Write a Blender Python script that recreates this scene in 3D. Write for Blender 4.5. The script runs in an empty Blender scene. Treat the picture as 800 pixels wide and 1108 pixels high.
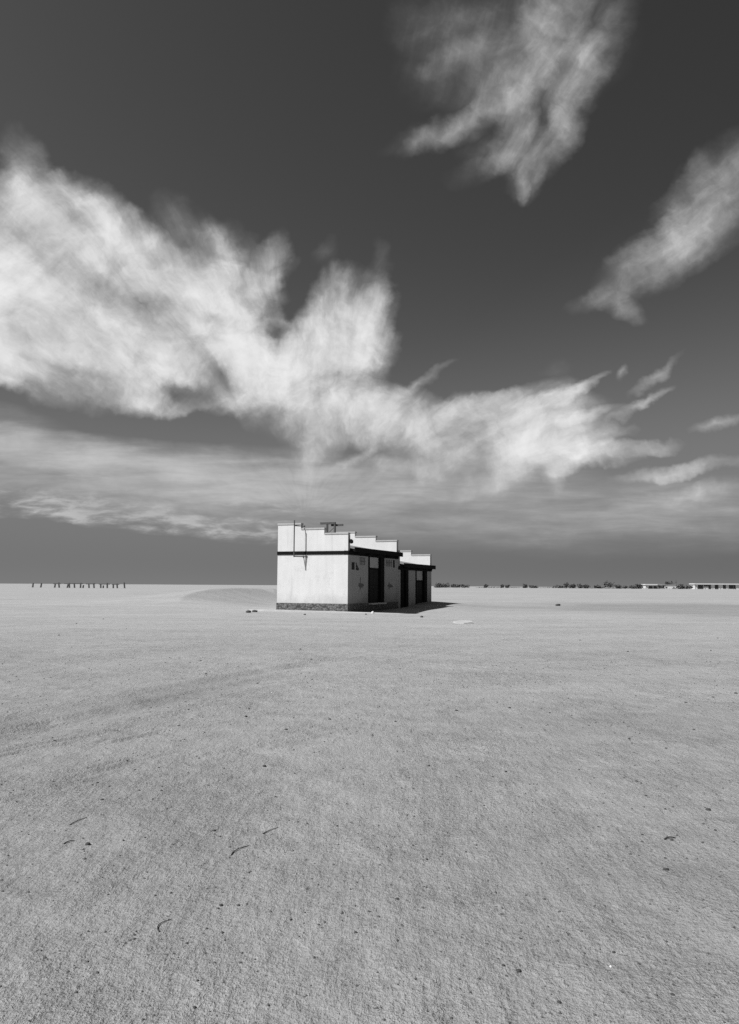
import bpy, bmesh, math, random
import numpy as np
from mathutils import Vector, Matrix

R = math.radians
scene = bpy.context.scene
COL = scene.collection
random.seed(7)

# ------------------------------------------------------------------ helpers
def tag(o, label=None, cat=None, group=None, kind=None):
    if label: o['label'] = label
    if cat: o['category'] = cat
    if group: o['group'] = group
    if kind: o['kind'] = kind
    return o

def link(name, me, mat, parent=None, loc=None, rotz=0.0):
    o = bpy.data.objects.new(name, me)
    COL.objects.link(o)
    if mat: me.materials.append(mat)
    if parent: o.parent = parent
    if loc: o.location = loc
    if rotz: o.rotation_euler = (0, 0, rotz)
    return o

def empty(name, loc=(0, 0, 0), rotz=0.0):
    o = bpy.data.objects.new(name, None)
    COL.objects.link(o); o.location = loc; o.rotation_euler = (0, 0, rotz)
    o.empty_display_size = .3
    return o

class MB:
    """collects shapes into one mesh"""
    def __init__(s): s.bm = bmesh.new()
    def box(s, x0, x1, y0, y1, z0, z1, bev=0.0):
        r = bmesh.ops.create_cube(s.bm, size=1.0)
        vs = r['verts']
        for v in vs:
            v.co = Vector((x0 + (v.co.x + .5) * (x1 - x0), y0 + (v.co.y + .5) * (y1 - y0), z0 + (v.co.z + .5) * (z1 - z0)))
        if bev:
            es = list({e for v in vs for e in v.link_edges})
            bmesh.ops.bevel(s.bm, geom=es, offset=bev, segments=1, affect='EDGES')
        return s
    def prism(s, pts, y0, y1):
        """outline in x-z extruded along y"""
        a = [s.bm.verts.new((x, y0, z)) for x, z in pts]
        b = [s.bm.verts.new((x, y1, z)) for x, z in pts]
        n = len(pts)
        s.bm.faces.new(a); s.bm.faces.new(b[::-1])
        for i in range(n):
            s.bm.faces.new((a[i], b[i], b[(i + 1) % n], a[(i + 1) % n]))
        bmesh.ops.recalc_face_normals(s.bm, faces=s.bm.faces)
        return s
    def tube(s, p, q, r, r2=None, n=8):
        p, q = Vector(p), Vector(q); d = q - p
        m = Matrix.Translation((p + q) / 2) @ d.to_track_quat('Z', 'Y').to_matrix().to_4x4()
        bmesh.ops.create_cone(s.bm, cap_ends=True, segments=n, radius1=r, radius2=r if r2 is None else r2, depth=d.length, matrix=m)
        return s
    def blob(s, c, r, sub=1, jit=.25, flat=1.0, rng=random):
        res = bmesh.ops.create_icosphere(s.bm, subdivisions=sub, radius=1.0)
        a = rng.random() * 6.28; ca, sa = math.cos(a), math.sin(a); k = .6 + .5 * rng.random()
        for v in res['verts']:
            f = r * (1 - jit + 2 * jit * rng.random())
            x, y, z = v.co.x * f, v.co.y * f * k, v.co.z * f * flat
            v.co = Vector((c[0] + x * ca - y * sa, c[1] + x * sa + y * ca, c[2] + z))
        return s
    def mesh(s, name, smooth=False):
        me = bpy.data.meshes.new(name); s.bm.to_mesh(me); s.bm.free()
        if smooth:
            for p in me.polygons: p.use_smooth = True
        return me
    def obj(s, name, mat, parent=None, smooth=False, **k):
        return link(name, s.mesh(name, smooth), mat, parent, **k)

# ------------------------------------------------------------------ node helper
class NT:
    def __init__(s, tree): s.t = tree; s.n = tree.nodes; s.l = tree.links
    def new(s, typ, **k):
        n = s.n.new(typ)
        for a, b in k.items(): setattr(n, a, b)
        return n
    def set(s, sock, v):
        if isinstance(v, bpy.types.NodeSocket): s.l.new(v, sock)
        else: sock.default_value = v
    def math(s, op, a, b=None, c=None, clamp=False):
        n = s.new('ShaderNodeMath', operation=op, use_clamp=clamp)
        s.set(n.inputs[0], a)
        if b is not None: s.set(n.inputs[1], b)
        if c is not None: s.set(n.inputs[2], c)
        return n.outputs[0]
    def smooth(s, x, a, b, lo=0.0, hi=1.0):
        n = s.new('ShaderNodeMapRange', interpolation_type='SMOOTHSTEP')
        s.set(n.inputs['Value'], x); n.inputs['From Min'].default_value = a; n.inputs['From Max'].default_value = b
        n.inputs['To Min'].default_value = lo; n.inputs['To Max'].default_value = hi
        return n.outputs['Result']
    def noise(s, vec, scale, detail=4, rough=.55, dist=0.0, lac=2.0):
        n = s.new('ShaderNodeTexNoise')
        if vec is not None: s.l.new(vec, n.inputs['Vector'])
        n.inputs['Scale'].default_value = scale; n.inputs['Detail'].default_value = detail
        n.inputs['Roughness'].default_value = rough; n.inputs['Distortion'].default_value = dist
        n.inputs['Lacunarity'].default_value = lac
        return n
    def comb(s, x, y, z=0.0):
        n = s.new('ShaderNodeCombineXYZ')
        s.set(n.inputs[0], x); s.set(n.inputs[1], y); s.set(n.inputs[2], z)
        return n.outputs[0]
    def mapping(s, vec, loc=(0, 0, 0), rot=(0, 0, 0), scale=(1, 1, 1), typ='POINT'):
        n = s.new('ShaderNodeMapping', vector_type=typ)
        s.l.new(vec, n.inputs['Vector'])
        n.inputs['Location'].default_value = loc; n.inputs['Rotation'].default_value = rot; n.inputs['Scale'].default_value = scale
        return n.outputs[0]
    def vmath(s, op, a, b=None):
        n = s.new('ShaderNodeVectorMath', operation=op)
        s.set(n.inputs[0], a)
        if b is not None: s.set(n.inputs[1], b)
        return n.outputs[0]

def material(name):
    m = bpy.data.materials.new(name); m.use_nodes = True
    return m, NT(m.node_tree), m.node_tree.nodes['Principled BSDF']

def grey(nt, sock, v):
    """value socket or float into a colour input"""
    if isinstance(v, (int, float)): sock.default_value = (v, v, v, 1)
    else:
        c = nt.new('ShaderNodeCombineColor')
        for i in range(3): nt.l.new(v, c.inputs[i])
        nt.l.new(c.outputs[0], sock)

def simple(name, base, var=.15, scale=6.0, rough=.85, bump=.15, bdist=.01, stretch=(1, 1, 1), spec=.25):
    m, nt, p = material(name)
    tc = nt.new('ShaderNodeTexCoord').outputs['Object']
    v = nt.mapping(tc, scale=stretch)
    n1 = nt.noise(v, scale, 5, .6).outputs['Fac']
    n2 = nt.noise(v, scale * 7, 4, .6).outputs['Fac']
    f = nt.math('ADD', nt.math('MULTIPLY', nt.math('SUBTRACT', n1, .5), 2.4), nt.math('SUBTRACT', n2, .5))
    grey(nt, p.inputs['Base Color'], nt.math('MULTIPLY_ADD', f, base * var, base))
    p.inputs['Roughness'].default_value = rough
    p.inputs['Specular IOR Level'].default_value = spec
    b = nt.new('ShaderNodeBump'); b.inputs['Strength'].default_value = bump; b.inputs['Distance'].default_value = bdist
    nt.l.new(n2, b.inputs['Height']); nt.l.new(b.outputs[0], p.inputs['Normal'])
    return m

# ------------------------------------------------------------------ camera
PITCH, ROLL, EYE = R(5.175), R(.35), 1.5
cam = bpy.data.cameras.new('camera'); cam.sensor_fit = 'VERTICAL'
cam.sensor_height = 36; cam.sensor_width = 36; cam.lens = 36 * 880 / 1108
cam.clip_start = .05; cam.clip_end = 20000
co = bpy.data.objects.new('camera', cam); COL.objects.link(co)
co.matrix_world = Matrix.Translation((0, 0, EYE)) @ (Matrix.Rotation(math.pi / 2 + PITCH, 4, 'X') @ Matrix.Rotation(ROLL, 4, 'Z'))
scene.camera = co

# ------------------------------------------------------------------ sun + sky
SUN_EL = R(43.6); SUN_AZ = R(212)        # azimuth counter-clockwise from +X
sd = Vector((math.cos(SUN_EL) * math.cos(SUN_AZ), math.cos(SUN_EL) * math.sin(SUN_AZ), math.sin(SUN_EL)))
sun = bpy.data.lights.new('sun', 'SUN'); sun.energy = 5.0; sun.angle = R(.53); sun.color = (1, 1, 1)
so = bpy.data.objects.new('sun', sun); COL.objects.link(so)
so.rotation_euler = sd.to_track_quat('Z', 'Y').to_euler(); so.location = (-30, -20, 60)

STREAKS = [
    (-0.4967, 0.447, 0.1444, 0.0885, -29.9, 1.3), (-0.5037, 0.3501, 0.1767, 0.1116, -14.9, 1.6), (-0.4096, 0.4744, 0.1024, 0.0548, -30.1, 1.0), (-0.3492, 0.4381, 0.1558, 0.0686, -35.0, 1.3),
    (-0.3986, 0.3508, 0.1763, 0.0826, -14.9, 1.3), (-0.2771, 0.3876, 0.1664, 0.0705, -38.0, 1.3), (-0.1941, 0.346, 0.1302, 0.0643, -44.9, 1.1), (-0.3151, 0.2975, 0.1871, 0.0678, -19.9, 1.3),
    (-0.4128, 0.2732, 0.1516, 0.0538, -11.8, 1.2), (-0.1692, 0.2688, 0.1057, 0.0532, -54.6, 1.2), (-0.2199, 0.3041, 0.129, 0.07, -29.9, 1.0), (-0.1332, 0.3982, 0.0532, 0.0236, 73.5, 0.6),
    (-0.1513, 0.3643, 0.0468, 0.0312, 21.0, 0.6), (-0.1601, 0.2217, 0.0693, 0.0234, 0.4, 0.7), (-0.4492, 0.5433, 0.0654, 0.033, 111.5, 0.45), (-0.2199, 0.4426, 0.0844, 0.0472, -50.0, 0.35),
    (-0.1783, 0.4222, 0.0675, 0.0377, -54.9, 0.35), (-0.278, 0.2257, 0.0811, 0.0164, -7.7, 0.6), (-0.119, 0.3886, 0.0259, 0.012, 31.3, 0.35), (-0.2674, 0.2564, 0.1047, 0.0409, -14.8, 0.7),
    (-0.2935, 0.3514, 0.0472, 0.0237, -20.0, -1.3), (-0.2056, 0.3376, 0.047, 0.0308, -20.0, -1.5), (-0.1955, 0.2521, 0.0491, 0.0209, -29.9, -1.2), (-0.2459, 0.2329, 0.0511, 0.0164, -11.8, -0.8),
    (-0.4328, 0.3326, 0.0824, 0.0142, -14.9, -0.45), (-0.1293, 0.3094, 0.0419, 0.0214, 0.4, -0.7), (-0.1331, 0.2596, 0.0213, 0.0301, 91.0, -0.5), (-0.3777, 0.2651, 0.0933, 0.0094, -11.8, -0.5),
    (-0.0591, 0.2695, 0.1314, 0.065, 78.9, 1.4), (-0.0188, 0.3172, 0.0734, 0.0494, 46.1, 1.2), (0.0011, 0.2959, 0.0489, 0.0331, 15.7, 0.9), (-0.0412, 0.347, 0.0666, 0.0495, 51.2, 0.8),
    (-0.0664, 0.2083, 0.0635, 0.0415, 85.8, 1.0), (-0.0763, 0.1639, 0.0418, 0.0184, 70.9, 0.7), (-0.103, 0.2633, 0.0695, 0.054, -4.7, 1.1), (0.0123, 0.3834, 0.0606, 0.0188, 97.1, 0.18),
    (-0.1165, 0.2396, 0.058, 0.0234, -19.9, 0.7), (-0.1002, 0.3048, 0.0559, 0.0332, 20.9, 0.7), (0.0159, 0.3534, 0.0434, 0.0164, 80.5, 0.4), (-0.0184, 0.2579, 0.0708, 0.0465, 60.9, 0.7),
    (0.0085, 0.2134, 0.0692, 0.0466, -7.8, 1.3), (0.0546, 0.209, 0.0897, 0.0443, -17.9, 1.3), (0.0892, 0.1766, 0.0941, 0.0302, -9.8, 1.0), (0.1146, 0.2059, 0.093, 0.0325, 20.5, 0.9),
    (0.1665, 0.2156, 0.1001, 0.0348, 18.5, 1.05), (0.1432, 0.1827, 0.1139, 0.0323, 22.5, 0.9), (0.2067, 0.1936, 0.1001, 0.0346, 20.5, 0.95), (0.1787, 0.1655, 0.0632, 0.0286, 50.1, 1.0),
    (0.2294, 0.1751, 0.0929, 0.03, 18.4, 0.8), (0.2544, 0.1567, 0.1039, 0.0208, 9.4, 1.2), (0.3121, 0.1698, 0.0867, 0.0127, 8.4, 1.0), (0.2357, 0.1369, 0.0232, 0.0172, 89.1, 0.7),
    (0.0627, 0.2549, 0.0586, 0.0093, 36.7, 0.5), (0.2499, 0.2348, 0.0612, 0.0104, 34.4, 0.8), (0.2129, 0.2287, 0.0512, 0.0105, 15.5, 0.55), (0.2668, 0.2056, 0.0582, 0.0093, 18.5, 0.6),
    (0.2929, 0.186, 0.0441, 0.0092, 15.4, 0.5), (0.034, 0.153, 0.0688, 0.0185, -9.7, 0.3), (0.1029, 0.1453, 0.0734, 0.0139, 0.4, 0.55), (-0.0348, 0.1526, 0.0644, 0.0116, 25.6, 0.5),
    (0.12, 0.135, 0.0325, 0.016, 60.1, 0.35), (0.1486, 0.1306, 0.0689, 0.0104, 8.4, 0.3), (0.1978, 0.6375, 0.1335, 0.0312, 65.7, 0.5), (0.1883, 0.6475, 0.0729, 0.0374, 21.2, 0.45),
    (0.237, 0.7011, 0.1454, 0.1036, 46.4, 0.26), (0.2846, 0.6697, 0.1404, 0.0313, 58.7, 0.34), (0.1647, 0.6879, 0.152, 0.0828, 16.1, 0.2), (0.1222, 0.6018, 0.1096, 0.0222, 29.4, 0.28),
    (0.0744, 0.579, 0.072, 0.0223, 16.0, 0.16), (0.1945, 0.5561, 0.0752, 0.0404, 84.6, 0.42), (0.1457, 0.5396, 0.06, 0.0209, 19.0, 0.26), (0.1636, 0.5621, 0.0598, 0.0371, 10.8, 0.28),
    (0.1166, 0.6851, 0.0738, 0.0224, 31.6, 0.2), (0.2498, 0.5939, 0.1193, 0.0287, 55.8, 0.38), (0.1905, 0.5152, 0.0346, 0.0142, 94.2, 0.3), (0.0926, 0.7257, 0.0848, 0.0508, 11.0, 0.18),
    (0.2376, 0.7395, 0.1028, 0.0485, 60.9, 0.32), (0.3768, 0.4379, 0.1463, 0.0402, 36.6, 0.46), (0.4348, 0.4872, 0.1235, 0.0637, 42.5, 0.3), (0.2849, 0.3695, 0.0595, 0.019, 25.7, 0.5),
    (0.3444, 0.4133, 0.0968, 0.0331, 35.6, 0.4), (0.3116, 0.3612, 0.0487, 0.0205, -20.4, 0.55), (0.4092, 0.4223, 0.0842, 0.0214, 25.7, 0.3), (0.4716, 0.5268, 0.1116, 0.0594, 40.5, 0.35),
    (0.363, 0.2697, 0.0596, 0.0092, 40.1, 0.55), (0.3318, 0.2248, 0.059, 0.0081, 32.3, 0.5), (0.3142, 0.2659, 0.0191, 0.0092, 59.6, 0.25), (0.225, 0.2677, 0.0209, 0.0142, 0.4, 0.15),
    (0.3838, 0.147, 0.1065, 0.0126, 12.4, 0.75), (0.4002, 0.1171, 0.0694, 0.0159, 15.3, 0.45), (0.4328, 0.2055, 0.0463, 0.0105, 6.4, 0.45), (-0.063, 0.412, 0.0206, 0.0235, 81.0, 0.14),
]
VEILS = [
    (-0.4257, 0.171, 0.1843, 0.0266, -5.7, 1.1), (-0.5289, 0.1669, 0.1723, 0.0636, 0.4, 1.0), (-0.241, 0.142, 0.2522, 0.0368, -7.7, 1.1), (-0.321, 0.1335, 0.2521, 0.0459, -3.7, 0.75),
    (-0.0804, 0.1315, 0.1946, 0.0391, -3.7, 0.85), (0.0685, 0.1301, 0.2293, 0.0391, 2.4, 0.6), (-0.0343, 0.0949, 0.2968, 0.0388, 0.4, 0.42), (0.2283, 0.0943, 0.3091, 0.0479, 3.4, 0.34),
    (0.388, 0.0907, 0.2866, 0.0569, 4.4, 0.42), (0.1829, 0.125, 0.1374, 0.0207, 0.4, 0.2), (0.2514, 0.1139, 0.1836, 0.0092, 5.4, 0.2), (0.3425, 0.0995, 0.1492, 0.008, 6.4, 0.2),
    (0.114, 0.0673, 0.2508, 0.0273, 2.4, 0.2), (0.183, 0.1308, 0.0693, 0.016, 20.4, 0.2), (-0.2286, 0.1052, 0.297, 0.0343, -2.7, 0.35),
]
LOWBANK = [
    (-0.3654, 0.0986, 0.1715, 0.0194, -3.7, 0.75), (-0.2735, 0.0797, 0.1939, 0.0171, -4.7, 0.6), (-0.1593, 0.069, 0.1708, 0.0171, -5.7, 0.5), (-0.3991, 0.0835, 0.1028, 0.0091, -3.7, 0.35),
    (-0.1256, 0.0967, 0.0914, 0.0137, -3.7, 0.3),
]

CLOUD = 7.0       # brightness of a fully lit cloud before the background strength
def build_world():
    w = bpy.data.worlds.new('World'); scene.world = w; w.use_nodes = True
    nt = NT(w.node_tree); nt.n.clear()
    out = nt.new('ShaderNodeOutputWorld'); bg = nt.new('ShaderNodeBackground')
    bg.inputs['Strength'].default_value = .1
    nt.l.new(bg.outputs[0], out.inputs['Surface'])
    sky = nt.new('ShaderNodeTexSky', sky_type='NISHITA'); sky.sun_disc = False
    sky.sun_elevation = SUN_EL; sky.sun_rotation = math.pi / 2 - SUN_AZ
    sky.air_density = 1.0; sky.dust_density = 0.6; sky.ozone_density = 1.2
    sep = nt.new('ShaderNodeSeparateColor'); nt.l.new(sky.outputs[0], sep.inputs[0])
    # black and white film behind a red filter: only the red of the sky counts
    rx = nt.math('DIVIDE', sep.outputs[0], .985)
    red = nt.math('DIVIDE', nt.math('MULTIPLY', nt.math('POWER', rx, 1.55), .40), nt.math('ADD', nt.math('POWER', nt.math('DIVIDE', rx, 4.0), 3.0), 1.0))
    tc = nt.new('ShaderNodeTexCoord').outputs['Generated']
    xyz = nt.new('ShaderNodeSeparateXYZ'); nt.l.new(tc, xyz.inputs[0])
    x, y, z = xyz.outputs
    # polarising filter: the band a right angle away from the sun is darkest
    dt = nt.new('ShaderNodeVectorMath', operation='DOT_PRODUCT'); nt.l.new(tc, dt.inputs[0]); dt.inputs[1].default_value = sd
    pol = nt.math('MULTIPLY', nt.math('MINIMUM', nt.math('MAXIMUM', dt.outputs['Value'], -.22), .35), nt.smooth(z, .12, .42, 0, 1.15))
    red = nt.math('MULTIPLY', red, nt.math('ADD', pol, 1.0))
    yy = nt.math('MAXIMUM', y, .08)
    P = nt.comb(nt.math('DIVIDE', x, yy), nt.math('DIVIDE', z, yy))          # direction towards +Y, flat chart
    zz = nt.math('ADD', nt.math('MAXIMUM', z, 0.0), .06)
    Q = nt.comb(nt.math('DIVIDE', x, zz), nt.math('DIVIDE', y, zz))          # a high flat cloud layer
    # turbulence
    w1 = nt.vmath('SUBTRACT', nt.noise(P, 5.0, 5, .55).outputs['Color'], (.5, .5, .5))
    w2 = nt.vmath('SUBTRACT', nt.noise(P, 17.0, 5, .6).outputs['Color'], (.5, .5, .5))
    def scl(v, k):
        n = nt.new('ShaderNodeVectorMath', operation='SCALE'); nt.l.new(v, n.inputs[0]); n.inputs['Scale'].default_value = k
        return n.outputs[0]
    W = nt.vmath('ADD', nt.vmath('ADD', P, scl(w1, .085)), scl(w2, .034))
    Wb = nt.vmath('ADD', nt.vmath('ADD', P, scl(w1, .03)), scl(w2, .012))
    def total(vec, L):
        acc = None
        for (cx, cy, a, b, ang, amp) in L:
            v = nt.mapping(vec, (cx, cy, 0), (0, 0, R(ang)), (a, b, 1), 'TEXTURE')
            g = nt.new('ShaderNodeTexGradient', gradient_type='SPHERICAL'); nt.l.new(v, g.inputs[0])
            acc = nt.math('MULTIPLY', g.outputs['Fac'], amp) if acc is None else nt.math('MULTIPLY_ADD', g.outputs['Fac'], amp, acc)
        return acc
    S = total(W, STREAKS); V = total(Wb, VEILS)
    # fibres fan out from a point low over the horizon, as cirrus rows do in perspective
    dv = nt.vmath('ADD', nt.vmath('SUBTRACT', P, (-.080, .085, 0)), scl(w1, .06))
    sv = nt.new('ShaderNodeSeparateXYZ'); nt.l.new(dv, sv.inputs[0])
    th = nt.math('ARCTAN2', sv.outputs[0], sv.outputs[1])
    lr = nt.math('LOGARITHM', nt.math('ADD', nt.math('SQRT', nt.math('ADD', nt.math('MULTIPLY', sv.outputs[0], sv.outputs[0]), nt.math('MULTIPLY', sv.outputs[1], sv.outputs[1]))), .03), math.e)
    F = nt.comb(nt.math('MULTIPLY', th, 7.0), nt.math('MULTIPLY', lr, 1.6))
    f1 = nt.noise(F, 1.15, 9, .62, .28).outputs['Fac']
    f2 = nt.noise(W, 9.0, 9, .60, .2).outputs['Fac']
    f3 = nt.noise(nt.mapping(P, rot=(0, 0, R(8)), scale=(1, 6.5, 1)), 9.0, 8, .62, .3).outputs['Fac']
    wf = nt.smooth(lr, math.log(.10), math.log(.60), .05, .50)
    n = nt.math('MULTIPLY_ADD', nt.math('SUBTRACT', f1, f2), wf, f2)
    n = nt.math('MULTIPLY_ADD', nt.math('SUBTRACT', n, .5), 2.5, .5)
    # optical depth, so that thin edges stay veil-like and only thick parts go white
    Sp = nt.math('MAXIMUM', S, 0.0)
    Sc = nt.math('DIVIDE', Sp, nt.math('MULTIPLY_ADD', Sp, .30, 1.0))
    tau = nt.math('MULTIPLY', nt.math('POWER', Sc, 1.45), nt.math('MULTIPLY', nt.math('EXPONENT', nt.math('MULTIPLY', nt.math('SUBTRACT', n, .5), 3.5)), 1.3))
    D = nt.math('SUBTRACT', 1.0, nt.math('EXPONENT', nt.math('MULTIPLY', tau, -1.0)))
    nb = nt.math('MULTIPLY_ADD', nt.math('SUBTRACT', f3, .5), 1.9, nt.math('MULTIPLY', nt.math('SUBTRACT', f1, .5), .7))
    Vp = nt.math('MAXIMUM', V, 0.0)
    tv = nt.math('MULTIPLY', nt.math('POWER', Vp, 1.15), nt.math('EXPONENT', nt.math('MULTIPLY', nb, 1.8)))
    Dv = nt.math('SUBTRACT', 1.0, nt.math('EXPONENT', nt.math('MULTIPLY', tv, -1.0)))
    Dv = nt.math('MULTIPLY', Dv, .72)
    # low broken bank on the left, lumpy
    Lp = nt.math('MAXIMUM', total(Wb, LOWBANK), 0.0)
    lumpy = nt.noise(nt.mapping(P, rot=(0, 0, R(5)), scale=(1, 3.8, 1)), 22.0, 8, .60, .25).outputs['Fac']
    tl = nt.math('MULTIPLY', Lp, nt.math('EXPONENT', nt.math('MULTIPLY', nt.math('SUBTRACT', lumpy, .5), 13.0)))
    Dl = nt.math('MULTIPLY', nt.math('SUBTRACT', 1.0, nt.math('EXPONENT', nt.math('MULTIPLY', tl, -1.0))), .66)
    lum = nt.math('MULTIPLY_ADD', nt.math('SUBTRACT', f2, .5), CLOUD * .75, CLOUD * .98)
    # the rest of the sky carries loose streaks of the same kind
    rest = nt.noise(nt.mapping(Q, rot=(0, 0, R(20)), scale=(1.0, .5, 1)), .55, 8, .6, .5).outputs['Fac']
    rest = nt.math('MULTIPLY', nt.smooth(rest, .52, .8), nt.smooth(y, .12, -.15))
    up = nt.smooth(z, 0.0, .06)
    D = nt.math('MAXIMUM', D, nt.math('MULTIPLY', rest, up))
    def mix(a, b, f):   # a + (b-a) f
        return nt.math('MULTIPLY_ADD', nt.math('SUBTRACT', b, a), f, a)
    c = mix(red, nt.math('MULTIPLY', lum, .82), Dv)
    c = mix(c, nt.math('MULTIPLY', lum, .8), nt.math('MULTIPLY', Dl, nt.math('SUBTRACT', 1.0, Dv)))
    c = mix(c, lum, D)
    grey(nt, bg.inputs['Color'], c)
build_world()

# ------------------------------------------------------------------ terrain
def _hash(ix, iy, seed):
    h = (ix.astype(np.int64) * 374761393 + iy.astype(np.int64) * 668265263 + seed * 974711) & 0xffffffff
    h = ((h ^ (h >> 13)) * 1274126177) & 0xffffffff
    return ((h ^ (h >> 16)) & 0xffff) / 65535.0
def vnoise(x, y, seed=0):
    ix, iy = np.floor(x), np.floor(y); fx, fy = x - ix, y - iy
    fx = fx * fx * fx * (fx * (fx * 6 - 15) + 10); fy = fy * fy * fy * (fy * (fy * 6 - 15) + 10)
    a = _hash(ix, iy, seed); b = _hash(ix + 1, iy, seed); c = _hash(ix, iy + 1, seed); d = _hash(ix + 1, iy + 1, seed)
    return (a + (b - a) * fx) * (1 - fy) + (c + (d - c) * fx) * fy - .5
def fbm(x, y, o, seed=0):
    s = 0; a = 1.0
    for k in range(o):
        s = s + a * vnoise(x, y, seed + k * 17); x = x * 2.03 + 3.1; y = y * 2.03 - 1.7; a *= .5
    return s
def gau(x, y, cx, cy, sx, sy, ang=0.0):
    c, s = math.cos(R(ang)), math.sin(R(ang)); dx, dy = x - cx, y - cy
    u, v = dx * c + dy * s, -dx * s + dy * c
    return np.exp(-(u / sx) ** 2 - (v / sy) ** 2)
CREST = [(-13.0, 54, 0.0), (-13.2, 57, .05), (-13.9, 60, .22), (-14.6, 65, .62), (-14.8, 70, .84), (-14.6, 76, 1.10), (-13.5, 83, 1.18), (-11.7, 90, 1.12), (-8.8, 97, .95), (-2, 104, .3), (4, 106, 0)]
def dune(x, y):
    best = np.full(x.shape, 1e9); hc = np.zeros(x.shape); side = np.ones(x.shape)
    for (x0, y0, h0), (x1, y1, h1) in zip(CREST, CREST[1:]):
        dx, dy = x1 - x0, y1 - y0; L2 = dx * dx + dy * dy
        t = np.clip(((x - x0) * dx + (y - y0) * dy) / L2, 0, 1)
        d = np.hypot(x - x0 - t * dx, y - y0 - t * dy)
        cr = (x - x0) * dy - (y - y0) * dx      # >0: right of the crest
        m = d < best
        best = np.where(m, d, best); hc = np.where(m, h0 + (h1 - h0) * t, hc); side = np.where(m, np.sign(cr), side)
    slip = np.exp(-best / 3.0) - .42 * np.exp(-((best - 6.5) / 4.0) ** 2); wind = np.exp(-(best / 7.0) ** 1.3)
    return hc * np.where(side > 0, slip, wind)
def height(x, y):
    x = np.asarray(x, float); y = np.asarray(y, float)
    r = np.hypot(x, y)
    h = .10 * fbm(x / 26, y / 26, 3, 3) * np.clip((r - 6) / 30, 0, 1)
    h = h + .25 * fbm(x / 140, y / 90, 3, 9) * np.clip((r - 90) / 200, 0, 1)
    h = h * (1 - .85 * gau(x, y, 0, 50, 12, 9))
    h = h + dune(x, y)
    h = h - .17 * gau(x, y, 3.2, 49.0, 3.2, 2.6) + .40 * gau(x, y, 3.8, 61.5, 4.0, 4.5)
    h = h + .10 * gau(x, y, 20, 60, 26, 5, 3) * 0
    # the rim of the near plain on the left and the shallow trough across it
    h = h - .07 * (1 / (1 + np.exp(-(y - 38 - .10 * (x + 14)) / .5))) * gau(x, y, -16, 42, 12, 12)
    h = h - .085 * gau(x, y, -2.65, 11.4, 5.6, .45, 72)
    # wind ripples in that trough and around it
    a = R(60)
    u = x * math.cos(a) + y * math.sin(a); v = -x * math.sin(a) + y * math.cos(a)
    rip = np.sin(v * 2 * np.pi / .17 + 5.0 * fbm(x / .9, y / .9, 3, 21)) * np.clip(vnoise(u / 1.0, v / .22, 5) * 2.6 + .1, 0, 1)
    h = h + rip * (.026 * gau(x, y, -2.9, 9.7, 1.9, .55, 66) + .020 * gau(x, y, -3.0, 6.9, 1.6, .7, 60) + .011 * gau(x, y, -2.2, 7.6, 3, 1.5, 60))
    # a pair of old wheel tracks, nearly blown over
    for off in (-.8, .8):
        cx = -3.6 + (y - 8.3) * .36 + .006 * (y - 8.3) ** 2 + off + .25 * vnoise(y / 5.0, y * 0 + 1.5, 8)
        tr = np.clip(1 - np.abs((x - cx) / .17), -1, 1); tr = np.where(np.abs(x - cx) < .34, tr, 0)
        h = h - .016 * np.sign(tr) * np.abs(tr) * np.clip((y - 5) / 4, 0, 1) * np.clip((34 - y) / 10, 0, 1) * np.clip(.6 + 2 * vnoise(x / 2, y / 3, 77), 0, 1)
    # small lumps close by
    near = np.clip(1 - r / 26, 0, 1)
    h = h + near * (.022 * fbm(x * 1.1, y * 1.1, 3, 31) + .013 * fbm(x * 6.0, y * 6.0, 4, 41))
    return h
def hz(x, y): return float(height(np.array([x]), np.array([y]))[0])

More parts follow.
